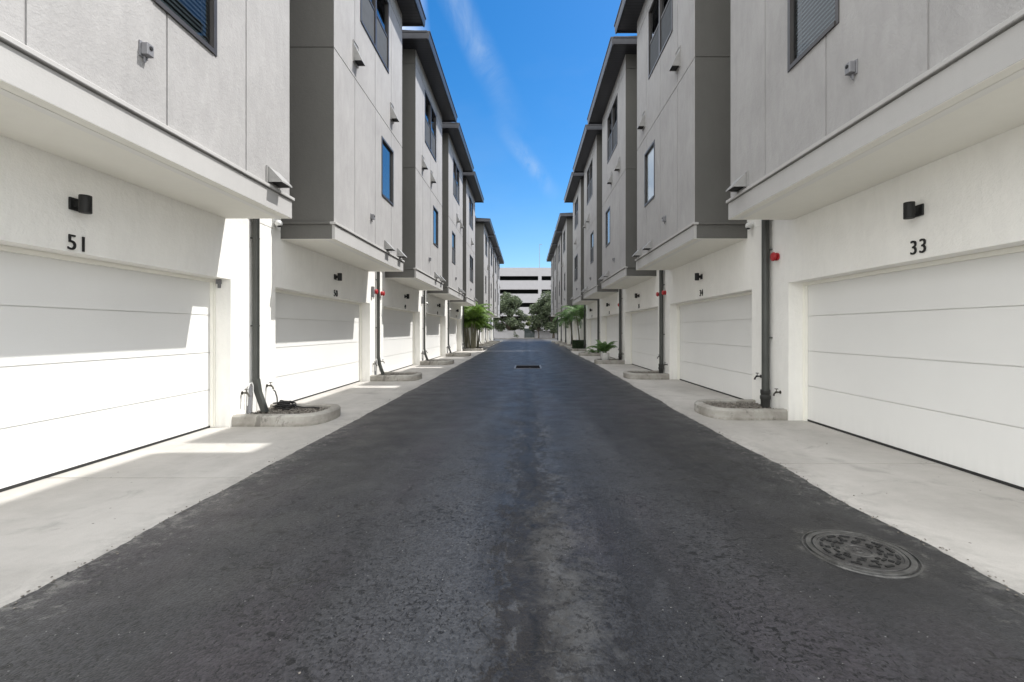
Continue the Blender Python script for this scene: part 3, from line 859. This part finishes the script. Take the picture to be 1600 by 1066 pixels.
setting(make('pavement', apron('R'), M['concrete'], recalc=False))

def f(mb):
    rnd = random.Random(77)
    for _ in range(500):
        side = rnd.choice('LR'); y = 1.6 + 14 * rnd.random() ** 1.6; x = road_x(y, side) + rnd.gauss(0, .035)
        if rnd.random() < .06: x = rnd.uniform(-4.1, 4.0)
        r = rnd.uniform(.003, .009); c = Vector((x, y, .006 + r * .4))
        V = [c + Vector((v[0] * r * rnd.uniform(.7, 1.5), v[1] * r * rnd.uniform(.7, 1.5), v[2] * r * .6)) for v in ((1, 0, 0), (-1, 0, 0), (0, 1, 0), (0, -1, 0), (0, 0, 1), (0, 0, -1))]
        mb.add(V, [(0, 2, 4), (2, 1, 4), (1, 3, 4), (3, 0, 4), (2, 0, 5), (1, 2, 5), (3, 1, 5), (0, 3, 5)])
setting(make('gravel_crumbs', f, M['pebble'], recalc=False), 'stuff')

# far kerbs and palm beds in the gaps between the rows
def bed(side, y0, y1, xin, label):
    g = SIDE[side]['g']; root = empty('palm_bed', (g * xin, y0, 0)); tag(root, label, 'planting bed')
    D = 7.0
    def f(mb):
        mb.box(0, g * .15, 0, y1 - y0, 0, .15, .02)
        mb.box(g * .152, g * D, 0, .15, 0, .15, .02); mb.box(g * .152, g * D, y1 - y0 - .15, y1 - y0, 0, .15, .02)
    make('kerb', f, M['kerb'], root)
    make('mulch', lambda mb: mb.box(g * .15, g * D, .15, y1 - y0 - .15, 0, .11), M['mulch'], root)
bed('L', 32.15, 36.6, 3.05, 'low kerbed mulch bed holding the left palm cluster')
bed('R', 31.9, 35.3, 3.15, 'low kerbed mulch bed holding the right palms and hedge')
def f(mb):
    n = 30
    for i in range(n):
        y0, y1 = 36 + i * .8, 36 + (i + 1) * .8 - .01
        mb.box(3.33, 3.48, y0, y1, 0, .12, .015)
k1 = make('kerb', f, M['kerb']); tag(k1, 'pale kerb edging the road along the far right row', 'kerb')
def f(mb):
    for i in range(28):
        y0, y1 = 38 + i * .8, 38 + (i + 1) * .8 - .01
        mb.box(-3.18, -3.05, y0, y1, 0, .06, .015)
k2 = make('kerb', f, M['kerb']); tag(k2, 'pale low kerb edging the road along the far left row', 'kerb')

# ------------------------------------------------------------------ manhole, drain
mh = empty('manhole', (2.15, 2.98, .004)); mh.scale = (.8, .8, 1); tag(mh, 'worn round cast iron manhole cover near the right pavement', 'manhole cover')
def ringp(mb, r0, r1, z0, z1, n=64):
    pr = [(r0, z0), (r0 + .003, z1), (r1 - .004, z1), (r1, z0)]
    for i in range(len(pr) - 1):
        for k in range(n):
            a, b = 2 * PI * k / n, 2 * PI * (k + 1) / n
            (ra, za), (rb, zb) = pr[i], pr[i + 1]
            mb.quad((ra * math.cos(a), ra * math.sin(a), za), (rb * math.cos(a), rb * math.sin(a), zb), (rb * math.cos(b), rb * math.sin(b), zb), (ra * math.cos(b), ra * math.sin(b), za))
def f(mb): ringp(mb, .325, .37, .002, .012); ringp(mb, .385, .40, .002, .010)
make('frame_ring', f, M['worn'], mh, recalc=False)
def f_arc(mb):
    def arcbar(r, t, lr, lt, hz=.0155):
        # raised tread bar centred at radius r, angle t, lr radial half size, lt tangential half size
        e, q = Vector((math.cos(t), math.sin(t), 0)), Vector((-math.sin(t), math.cos(t), 0)); c = e * r
        V = [c + e * a + q * b for a, b in ((-lr, -lt), (lr, -lt), (lr, lt), (-lr, lt))]
        mb.add([v + Vector((0, 0, .009)) for v in V] + [v * 1.0 + Vector((0, 0, hz)) for v in V], [(4, 5, 6, 7), (0, 1, 5, 4), (1, 2, 6, 5), (2, 3, 7, 6), (3, 0, 4, 7)])
    return arcbar
def f(mb):
    n = 48
    mb.add([(.318 * math.cos(2 * PI * k / n), .318 * math.sin(2 * PI * k / n), .009) for k in range(n)], [tuple(range(n))])
    ringp(mb, .288, .318, .009, .014)
    ringp(mb, .085, .105, .009, .014); ringp(mb, .02, .04, .009, .014)
def f_bars(mb):
    arcbar = f_arc(mb)
    for k in range(14): arcbar(.255, 2 * PI * k / 14, .011, .036)
    for k in range(10): arcbar(.215, 2 * PI * (k + .5) / 10, .018, .012)
    for k in range(12): arcbar(.175, 2 * PI * k / 12, .010, .026)
    for k in range(8): arcbar(.142, 2 * PI * (k + .5) / 8, .012, .018)
cv = make('cover', f, M['iron'], mh, recalc=False)
make('tread_bars', f_bars, M['black'], cv, recalc=False)
def f(mb): ringp(mb, .3185, .3245, .004, .0045)
make('rim_gap', f, M['seal'], mh, recalc=False)

dg_ = empty('drain_grate', (.07, 17.9, .006)); tag(dg_, 'dark rectangular drain grate set in the middle of the alley', 'drain grate')
def f(mb):
    w, h = .46, .72
    mb.box(-w - .06, w + .06, -h - .06, -h, 0, .012); mb.box(-w - .06, w + .06, h, h + .06, 0, .012)
    mb.box(-w - .06, -w, -h, h, 0, .012); mb.box(w, w + .06, -h, h, 0, .012)
make('frame', f, M['box'], dg_)
def f(mb):
    for i in range(14):
        x = -.43 + i * .066
        mb.box(x - .007, x + .007, -.72, .72, .004, .012)
make('bars', f, M['void'], dg_)
make('pit', lambda mb: mb.quad((-.46, -.72, .002), (.46, -.72, .002), (.46, .72, .002), (-.46, .72, .002)), M['void'], dg_, recalc=False)  # flat dark sheet stands in for the shade of the hole

# ------------------------------------------------------------------ palms
def frond(mb, base, az, rise, length, leaf, rnd, n=22, droop=1.0, wleaf=.016):
    d = Vector((math.cos(az), math.sin(az), 0)); q = Vector((-math.sin(az), math.cos(az), 0))
    pts = []; p = Vector(base); ang = rise; step = length / n
    for i in range(n + 1):
        pts.append(p.copy()); p = p + (d * math.cos(ang) + Vector((0, 0, 1)) * math.sin(ang)) * step
        ang -= droop * (1.9 / n) * (.5 + i / n)
    mb.tube(pts[::3] + ([pts[-1]] if n % 3 else []), .008, 4, False)
    for i in range(3, n + 1):
        t = i / n; L = leaf * math.sin(PI * min(1, .18 + t * .78)) * rnd.uniform(.85, 1.1)
        fw = (pts[i] - pts[i - 1]).normalized()
        for sg in (-1, 1):
            for sub in (0, .5):
                o = pts[i] - fw * step * sub
                dirv = (q * sg * .8 + fw * .55 + Vector((0, 0, rnd.uniform(-.15, .25)))).normalized()
                tip = o + dirv * L + Vector((0, 0, -L * rnd.uniform(.25, .6)))
                mid = o + dirv * L * .5
                w = fw * wleaf
                mb.add([o - w * .5, mid - w, tip, mid + w, o + w * .5], [(0, 1, 2, 3, 4)])

def palm(name, loc, h, nst, nfr, flen, leaf, mat, label, cat, group, seed, spread=.25, rise=(.6, 1.35), droop=1.0, stemr=.035):
    rnd = random.Random(seed)
    root = empty(name, loc); tag(root, label, cat, group)
    ms, mf = MB(), MB()
    for k in range(nst):
        a = rnd.uniform(0, 2 * PI); r = spread * math.sqrt(rnd.random()) if nst > 1 else 0
        b = Vector((r * math.cos(a), r * math.sin(a), 0)); hh = h * rnd.uniform(.55, 1.0) if nst > 1 else h
        lean = Vector((math.cos(a), math.sin(a), 0)) * hh * .12
        top = b + lean + Vector((0, 0, hh))
        ms.tube([b, b + lean * .25 + Vector((0, 0, hh * .4)), b + lean * .6 + Vector((0, 0, hh * .75)), top], [stemr * 1.25, stemr, stemr * .9, stemr * .7], 8)
        for j in range(nfr):
            az = 2 * PI * j / nfr + rnd.uniform(-.3, .3)
            frond(mf, top + Vector((0, 0, -.05)), az, rnd.uniform(*rise), flen * rnd.uniform(.75, 1.1), leaf, rnd, droop=droop * rnd.uniform(.8, 1.2))
    o = bpy.data.objects.new('trunk', ms.mesh('trunk', M['palmstem'], True)); COL.objects.link(o); o.parent = root
    o = bpy.data.objects.new('fronds', mf.mesh('fronds', mat, False, False)); COL.objects.link(o); o.parent = root
    return root
for i, (x, y, h, sd_) in enumerate([(-3.85, 32.7, 2.5, 1), (-4.35, 33.8, 3.0, 2), (-3.75, 34.9, 2.6, 3), (-4.2, 36.0, 2.6, 4)]):
    palm('areca_palm', (x, y, .1), h, 8, 9, 1.5, .42, M['palmleaf'],
         ['bright green multi-stemmed palm nearest in the left bed', 'tallest bright green palm of the left bed, close to the wall line',
          'bright green palm leaning to the road in the middle of the left bed', 'bright green palm farthest back in the left bed'][i],
         'palm', 'bright green palms in the left bed', sd_, .32)
for i, (x, y, h, sd_) in enumerate([(3.85, 32.9, 2.55, 11), (3.5, 34.4, 2.2, 12), (4.3, 33.9, 2.8, 13), (4.6, 32.6, 2.5, 14)]):
    palm('slender_palm', (x, y, .1), h, 1, 15, 1.6, .5, M['palmdark'],
         ['slim grey-trunked palm standing right behind the box hedge', 'shortest slim palm, closest to the road on the right',
          'tallest slim palm of the right bed', 'slim palm nearest the house wall in the right bed'][i],
         'palm', 'slim palms in the right bed', sd_, 0, (.2, 1.2), 1.25, .05)

# leafy blobs -------------------------------------------------------
def leaf_cloud(mb, rnd, blobs, n, size, gap=.0):
    tot = sum(b[3] ** 2 for b in blobs)
    for (cx, cy, cz, r) in blobs:
        m = int(n * r * r / tot)
        for _ in range(m):
            v = Vector((rnd.gauss(0, 1), rnd.gauss(0, 1), rnd.gauss(0, 1))).normalized()
            rr = r * (rnd.random() ** .35)
            p = Vector((cx, cy, cz)) + Vector((v.x * rr, v.y * rr, v.z * rr * .8))
            if mnoise.noise(p * (1.3 / max(r, .2))) < -gap: continue
            s = size * rnd.uniform(.6, 1.4)
            a = Vector((rnd.gauss(0, 1), rnd.gauss(0, 1), rnd.gauss(0, .7))).normalized(); b = a.cross(Vector((rnd.gauss(0, 1), rnd.gauss(0, 1), rnd.gauss(0, 1)))).normalized()
            mb.add([p - a * s, p + b * s * .45, p + a * s, p - b * s * .45], [(0, 1, 2, 3)])
def tree(loc, height, radius, label, seed, mat='oakleaf', n=20000, trunk_h=.2, size=.17, name='oak_tree', nb=44):
    rnd = random.Random(seed); root = empty(name, loc); tag(root, label, 'tree', 'trees behind the end wall')
    ms = MB(); mc = MB(); th = height * trunk_h
    ms.tube([(0, 0, 0), (.05, .02, th * .5), (.0, .05, th)], [radius * .075, radius * .055, radius * .05], 10)
    blobs = []
    for k in range(nb):
        a = rnd.uniform(0, 2 * PI); t = rnd.random(); r = radius * (.25 + .75 * math.sqrt(rnd.random())) * math.sin(PI * (.18 + .72 * t))
        z = th + (height - th) * t * .93
        blobs.append((r * math.cos(a), r * math.sin(a), z, radius * rnd.uniform(.2, .38)))
    for b in blobs[::2]:
        ms.tube([(0, .04, th * .95), (b[0] * .4, b[1] * .4, th + (b[2] - th) * .5), (b[0], b[1], b[2])], [radius * .035, radius * .02, radius * .006], 6)
    leaf_cloud(mc, rnd, blobs, n, size, .22)
    o = bpy.data.objects.new('trunk', ms.mesh('trunk', M['bark'], True)); COL.objects.link(o); o.parent = root
    o = bpy.data.objects.new('crown', mc.mesh('crown', M[mat], False, False)); COL.objects.link(o); o.parent = root
tree((-3.1, 84.6, 0), 8.3, 3.0, 'dense grey-green oak at the end of the alley, left of the gate', 21)
tree((4.9, 82.6, 0), 8.4, 3.5, 'dense grey-green oak at the end of the alley, right of the gate', 22)
tree((2.25, 82.9, 0), 6.2, 1.9, 'slim dark-trunked tree just right of the dark green gate', 23, n=5000)
tree((-7.2, 85, 0), 6.8, 2.8, 'oak mostly hidden behind the far left row', 24, n=6000)
tree((9.5, 84.5, 0), 7.2, 3.2, 'oak mostly hidden behind the far right row', 25, n=6000)
tree((.9, 88, 0), 4.6, 1.5, 'small yellow-green tree rising behind the gate', 26, 'yellowleaf', 4500, .2, .15, 'small_tree', 16)

# hedge, shrub, potted fern
def f(mb):
    rnd = random.Random(31)
    mb.box(-.54, .54, -.5, .5, .02, .55, .05)
    for _ in range(14000):
        x, y, z = rnd.uniform(-.6, .6), rnd.uniform(-.55, .55), rnd.uniform(.03, .62)
        m = max(abs(x) / .6, abs(y) / .55, z / .62)
        if m < .86: continue
        s = rnd.uniform(.02, .04); a = Vector((rnd.gauss(0, 1), rnd.gauss(0, 1), rnd.gauss(0, 1))).normalized(); b = a.cross(Vector((rnd.gauss(0, 1), rnd.gauss(0, 1), 1))).normalized()
        p = Vector((x, y, z)); mb.add([p - a * s, p + b * s * .6, p + a * s, p - b * s * .6], [(0, 1, 2, 3)])
hd = make('box_hedge', f, M['hedgeleaf'], recalc=False, loc=(3.95, 33.0, .1)); tag(hd, 'low clipped dark green hedge at the foot of the right palms', 'hedge')
def f(mb):
    rnd = random.Random(33); leaf_cloud(mb, rnd, [(0, 0, .5, .45), (.3, .1, .35, .35), (-.1, 0, 1.0, .3), (.5, 0, .3, .3)], 1500, .06)
sh = make('shrub', f, M['oakleaf'], recalc=False, loc=(-2.0, 82.9, 0)); tag(sh, 'scrubby little bush in front of the pale wall, left of the gate', 'shrub')

pot = empty('potted_fern', (3.42, 19.95, .16)); tag(pot, 'green fern in a round white pot on the right planter kerb', 'potted plant')
make('pot', lambda mb: mb.lathe([(.10, 0), (.15, .0), (.185, .10), (.19, .27), (.2, .275), (.2, .30), (.18, .30), (.175, .25)], (0, 0, 0), 'z', 24), M['pot'], pot, smooth=True)
def f(mb):
    rnd = random.Random(41)
    for k in range(20):
        frond(mb, (rnd.uniform(-.05, .05), rnd.uniform(-.05, .05), .26), 2 * PI * k / 20 + rnd.uniform(-.2, .2), rnd.uniform(.8, 1.45), rnd.uniform(.65, .95), .17, rnd, 16, .85, .018)
make('fern_leaves', f, M['palmdark'], pot, recalc=False)
def f(mb):
    rnd = random.Random(43)
    for k in range(14):
        frond(mb, (0, 0, .0), 2 * PI * k / 14, rnd.uniform(.8, 1.4), rnd.uniform(.4, .7), .10, rnd, 12, 1.3, .01)
wd = make('small_fern', f, M['palmdark'], recalc=False, loc=(3.75, 25.9, .12)); tag(wd, 'small fern growing beside the downpipe beyond the potted one', 'plant')

# ------------------------------------------------------------------ end wall, gate, parking garage
def wallseg(x0, x1, label):
    root = empty('boundary_wall', ((x0 + x1) / 2, 83.8, 0)); tag(root, label, 'wall', 'pale walls closing the end of the alley')
    w = (x1 - x0) / 2
    make('wall', lambda mb: mb.box(-w, w, 0, .2, 0, 1.28), M['lowwall'], root)
    make('coping', lambda mb: mb.box(-w, w, -.04, .24, 1.283, 1.35, .01), M['lowwall'], root)
wallseg(-45, -.3, 'long pale end wall to the left of the dark gate')
wallseg(1.55, 45, 'long pale end wall to the right of the dark gate')
gt = empty('service_gate', (.62, 83.75, 0)); tag(gt, 'dark green metal gate between the two pale end walls', 'gate')
def f(mb):
    for i in range(10):
        x = -.86 + i * .172
        mb.box(x + .004, x + .168, -.02, .02, .06, 1.68, .004)
make('panel', f, M['gate'], gt)
def f(mb):
    mb.box(-.92, -.865, -.05, .05, 0, 1.75); mb.box(.865, .92, -.05, .05, 0, 1.75); mb.box(-.864, .864, -.04, .04, 1.69, 1.75)
make('frame', f, M['gate'], gt)
make('notice', lambda mb: mb.box(.2, .42, -.035, -.022, 1.0, 1.22), M['box'], gt)

pg = empty('parking_garage', (0, 110, 0)); tag(pg, 'long white multi-storey parking garage closing the view', 'building')
def f(mb):
    cols = [-44.3 + 12.0 * k for k in range(8)]
    A = [-60, 60]; rows = []
    for k in range(4):
        z0 = 3.75 + 3.19 * k; rows.append((z0, z0 + 1.03))
    B = [0, 16.35]
    spans = [(-56.3 + .4 + 12 * k, -44.3 - .4 + 12 * k) for k in range(9)]
    # a column stands at x = 3.3
    spans = [(3.3 - 60 + 12 * k + .4, 3.3 - 48 + 12 * k - .4) for k in range(9)]
    for a, b in spans: A += [a, b]
    for a, b in rows: B += [a, b]
    A = [max(-60, min(60, a)) for a in A]
    hf(mb, A, B, lambda a, b: None if any(p < a < q for p, q in spans) and any(p < b < q for p, q in rows) else 0.0, lambda a, b, d: (a, d, b), .5)
    mb.box(-60, 60, .01, 30, 16.0, 16.02)
    mb.quad((-60, 0, 0), (-60, 30, 0), (-60, 30, 16.35), (-60, 0, 16.35)); mb.quad((60, 0, 0), (60, 30, 0), (60, 30, 16.35), (60, 0, 16.35))
    mb.quad((-60, 30, 0), (60, 30, 0), (60, 30, 16.35), (-60, 30, 16.35))
make('facade', f, M['garagewall'], pg, recalc=False)
def f(mb):
    for k in range(4): mb.box(-59.9, 59.9, .52, 29.9, 2.75 + 3.19 * k, 3.05 + 3.19 * k)
make('floor_slab', f, M['garagewall'], pg)
make('interior', lambda mb: mb.quad((-59, 9, 0), (59, 9, 0), (59, 9, 16), (-59, 9, 16)), M['interior'], pg, recalc=False)
def f(mb):
    mb.tube([(3.3, 3, 16), (3.3, 3, 22.5)], [.06, .04], 8); mb.box(3.28, 3.9, 2.95, 3.05, 22.4, 22.48)
make('roof_lamp_post', f, M['box'], pg)

# ------------------------------------------------------------------ light
sun_dir = Vector((.665, .215, 1)).normalized()
elev = math.asin(sun_dir.z); azim = math.atan2(sun_dir.x, sun_dir.y)
ld = bpy.data.lights.new('sun', 'SUN'); ld.energy = 3.3; ld.angle = math.radians(.53); ld.color = (1, .975, .94)
lo = bpy.data.objects.new('sun', ld); COL.objects.link(lo); lo.rotation_euler = (-sun_dir).to_track_quat('-Z', 'Y').to_euler()
lo.location = (20, 10, 40)
SKYV = 1.16; FILL_CLOUD = (15.5, 15.4, 15.0, 1)
w = bpy.data.worlds.new('World'); scene.world = w; w.use_nodes = True; nt = w.node_tree; nt.nodes.clear(); g = G(nt)
wo = nt.nodes.new('ShaderNodeOutputWorld'); bg = nt.nodes.new('ShaderNodeBackground')
sky = nt.nodes.new('ShaderNodeTexSky'); sky.sky_type = 'NISHITA'; sky.sun_disc = False
sky.sun_elevation = elev; sky.sun_rotation = azim; sky.air_density = 1.0; sky.dust_density = .6; sky.ozone_density = 2.5; sky.altitude = 10
dirv = g.coord('Generated'); s = g.sep(dirv)
# two thin wisps of cirrus: soft streaks in the plane y=1 of the view of the sky
ux = g.math('DIVIDE', s[0], g.math('MAXIMUM', s[1], .05)); uz = g.math('DIVIDE', s[2], g.math('MAXIMUM', s[1], .05))
def wisp(x0, z0, x1, z1, wdt, lo_, amt, sc):
    # distance from the segment (x0,z0)-(x1,z1), soft width
    dx, dz_ = x1 - x0, z1 - z0; L = math.hypot(dx, dz_); dx /= L; dz_ /= L
    px = g.math('SUBTRACT', ux, x0); pz = g.math('SUBTRACT', uz, z0)
    al = g.math('ADD', g.math('MULTIPLY', px, dx), g.math('MULTIPLY', pz, dz_))
    ac = g.math('ABSOLUTE', g.math('SUBTRACT', g.math('MULTIPLY', px, dz_), g.math('MULTIPLY', pz, dx)))
    cmb = g.n('ShaderNodeCombineXYZ'); g.put(cmb.inputs[0], ux); g.put(cmb.inputs[1], uz)
    nn = g.noise(g.mapping(cmb.outputs[0], (1, .6, 1), rot=(0, 0, .5)), sc, 7, .62, .6)
    across = g.ramp(ac, 0, wdt, 1, 0); across.node.interpolation_type = 'SMOOTHSTEP'
    ends = g.math('MULTIPLY', g.ramp(al, -.05, L * .3, 0, 1), g.ramp(al, L * .55, L * 1.05, 1, 0))
    return g.math('MULTIPLY', g.math('MULTIPLY', across, ends), g.ramp(nn, lo_, .8, 0, amt))
w1 = wisp(-.23, .88, -.015, .43, .045, .34, .6, 9)
w2 = wisp(-.045, .43, .065, .29, .026, .34, .55, 11)
hazef = g.noise(g.mapping(dirv, (1, 1, 2.5)), 1.6, 5, .6)
tot = g.math('MINIMUM', g.math('ADD', g.math('ADD', w1, w2), g.ramp(hazef, .5, .95, 0, .12)), 1)
hs = g.n('ShaderNodeHueSaturation'); hs.inputs['Saturation'].default_value = 1.42; hs.inputs['Value'].default_value = SKYV; g.put(hs.inputs['Color'], sky.outputs[0])
colr = g.mix(tot, hs.outputs[0], (4.2, 4.9, 5.6, 1))
# broken bright cloud added out of view, overhead, west and behind, to fill shade
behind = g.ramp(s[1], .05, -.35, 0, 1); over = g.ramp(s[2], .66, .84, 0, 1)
fill_puff = g.ramp(g.noise(g.mapping(dirv, (1, 1, 1.6)), 2.6, 7, .6), .36, .52)
west_fill = g.math('MULTIPLY', g.ramp(s[0], -.17, -.26, 0, 1), .6)  # western cloud added so the right-hand windows reflect pale
colr = g.mix(g.math('MULTIPLY', g.math('MAXIMUM', over, west_fill), fill_puff), colr, FILL_CLOUD)
colr = g.mix(g.math('MULTIPLY', behind, fill_puff), colr, (19, 19, 18.7, 1))
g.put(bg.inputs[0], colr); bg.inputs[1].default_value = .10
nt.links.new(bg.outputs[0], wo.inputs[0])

# ------------------------------------------------------------------ camera
cd = bpy.data.cameras.new('camera'); cam = bpy.data.objects.new('camera', cd); COL.objects.link(cam)
cam.location = (0, 0, H); cam.rotation_euler = (PI / 2, 0, 0)
cd.sensor_width = 36; cd.lens = 720 / 1600 * 36; cd.shift_x = -22 / 1600; cd.shift_y = -17 / 1600
cd.clip_start = .05; cd.clip_end = 1500
scene.camera = cam
scene.view_settings.view_transform = 'Standard'; scene.view_settings.look = 'None'; scene.view_settings.gamma = 1
scene.view_settings.exposure = .74
scene.cycles.max_bounces = 10; scene.cycles.diffuse_bounces = 6; scene.cycles.transparent_max_bounces = 16
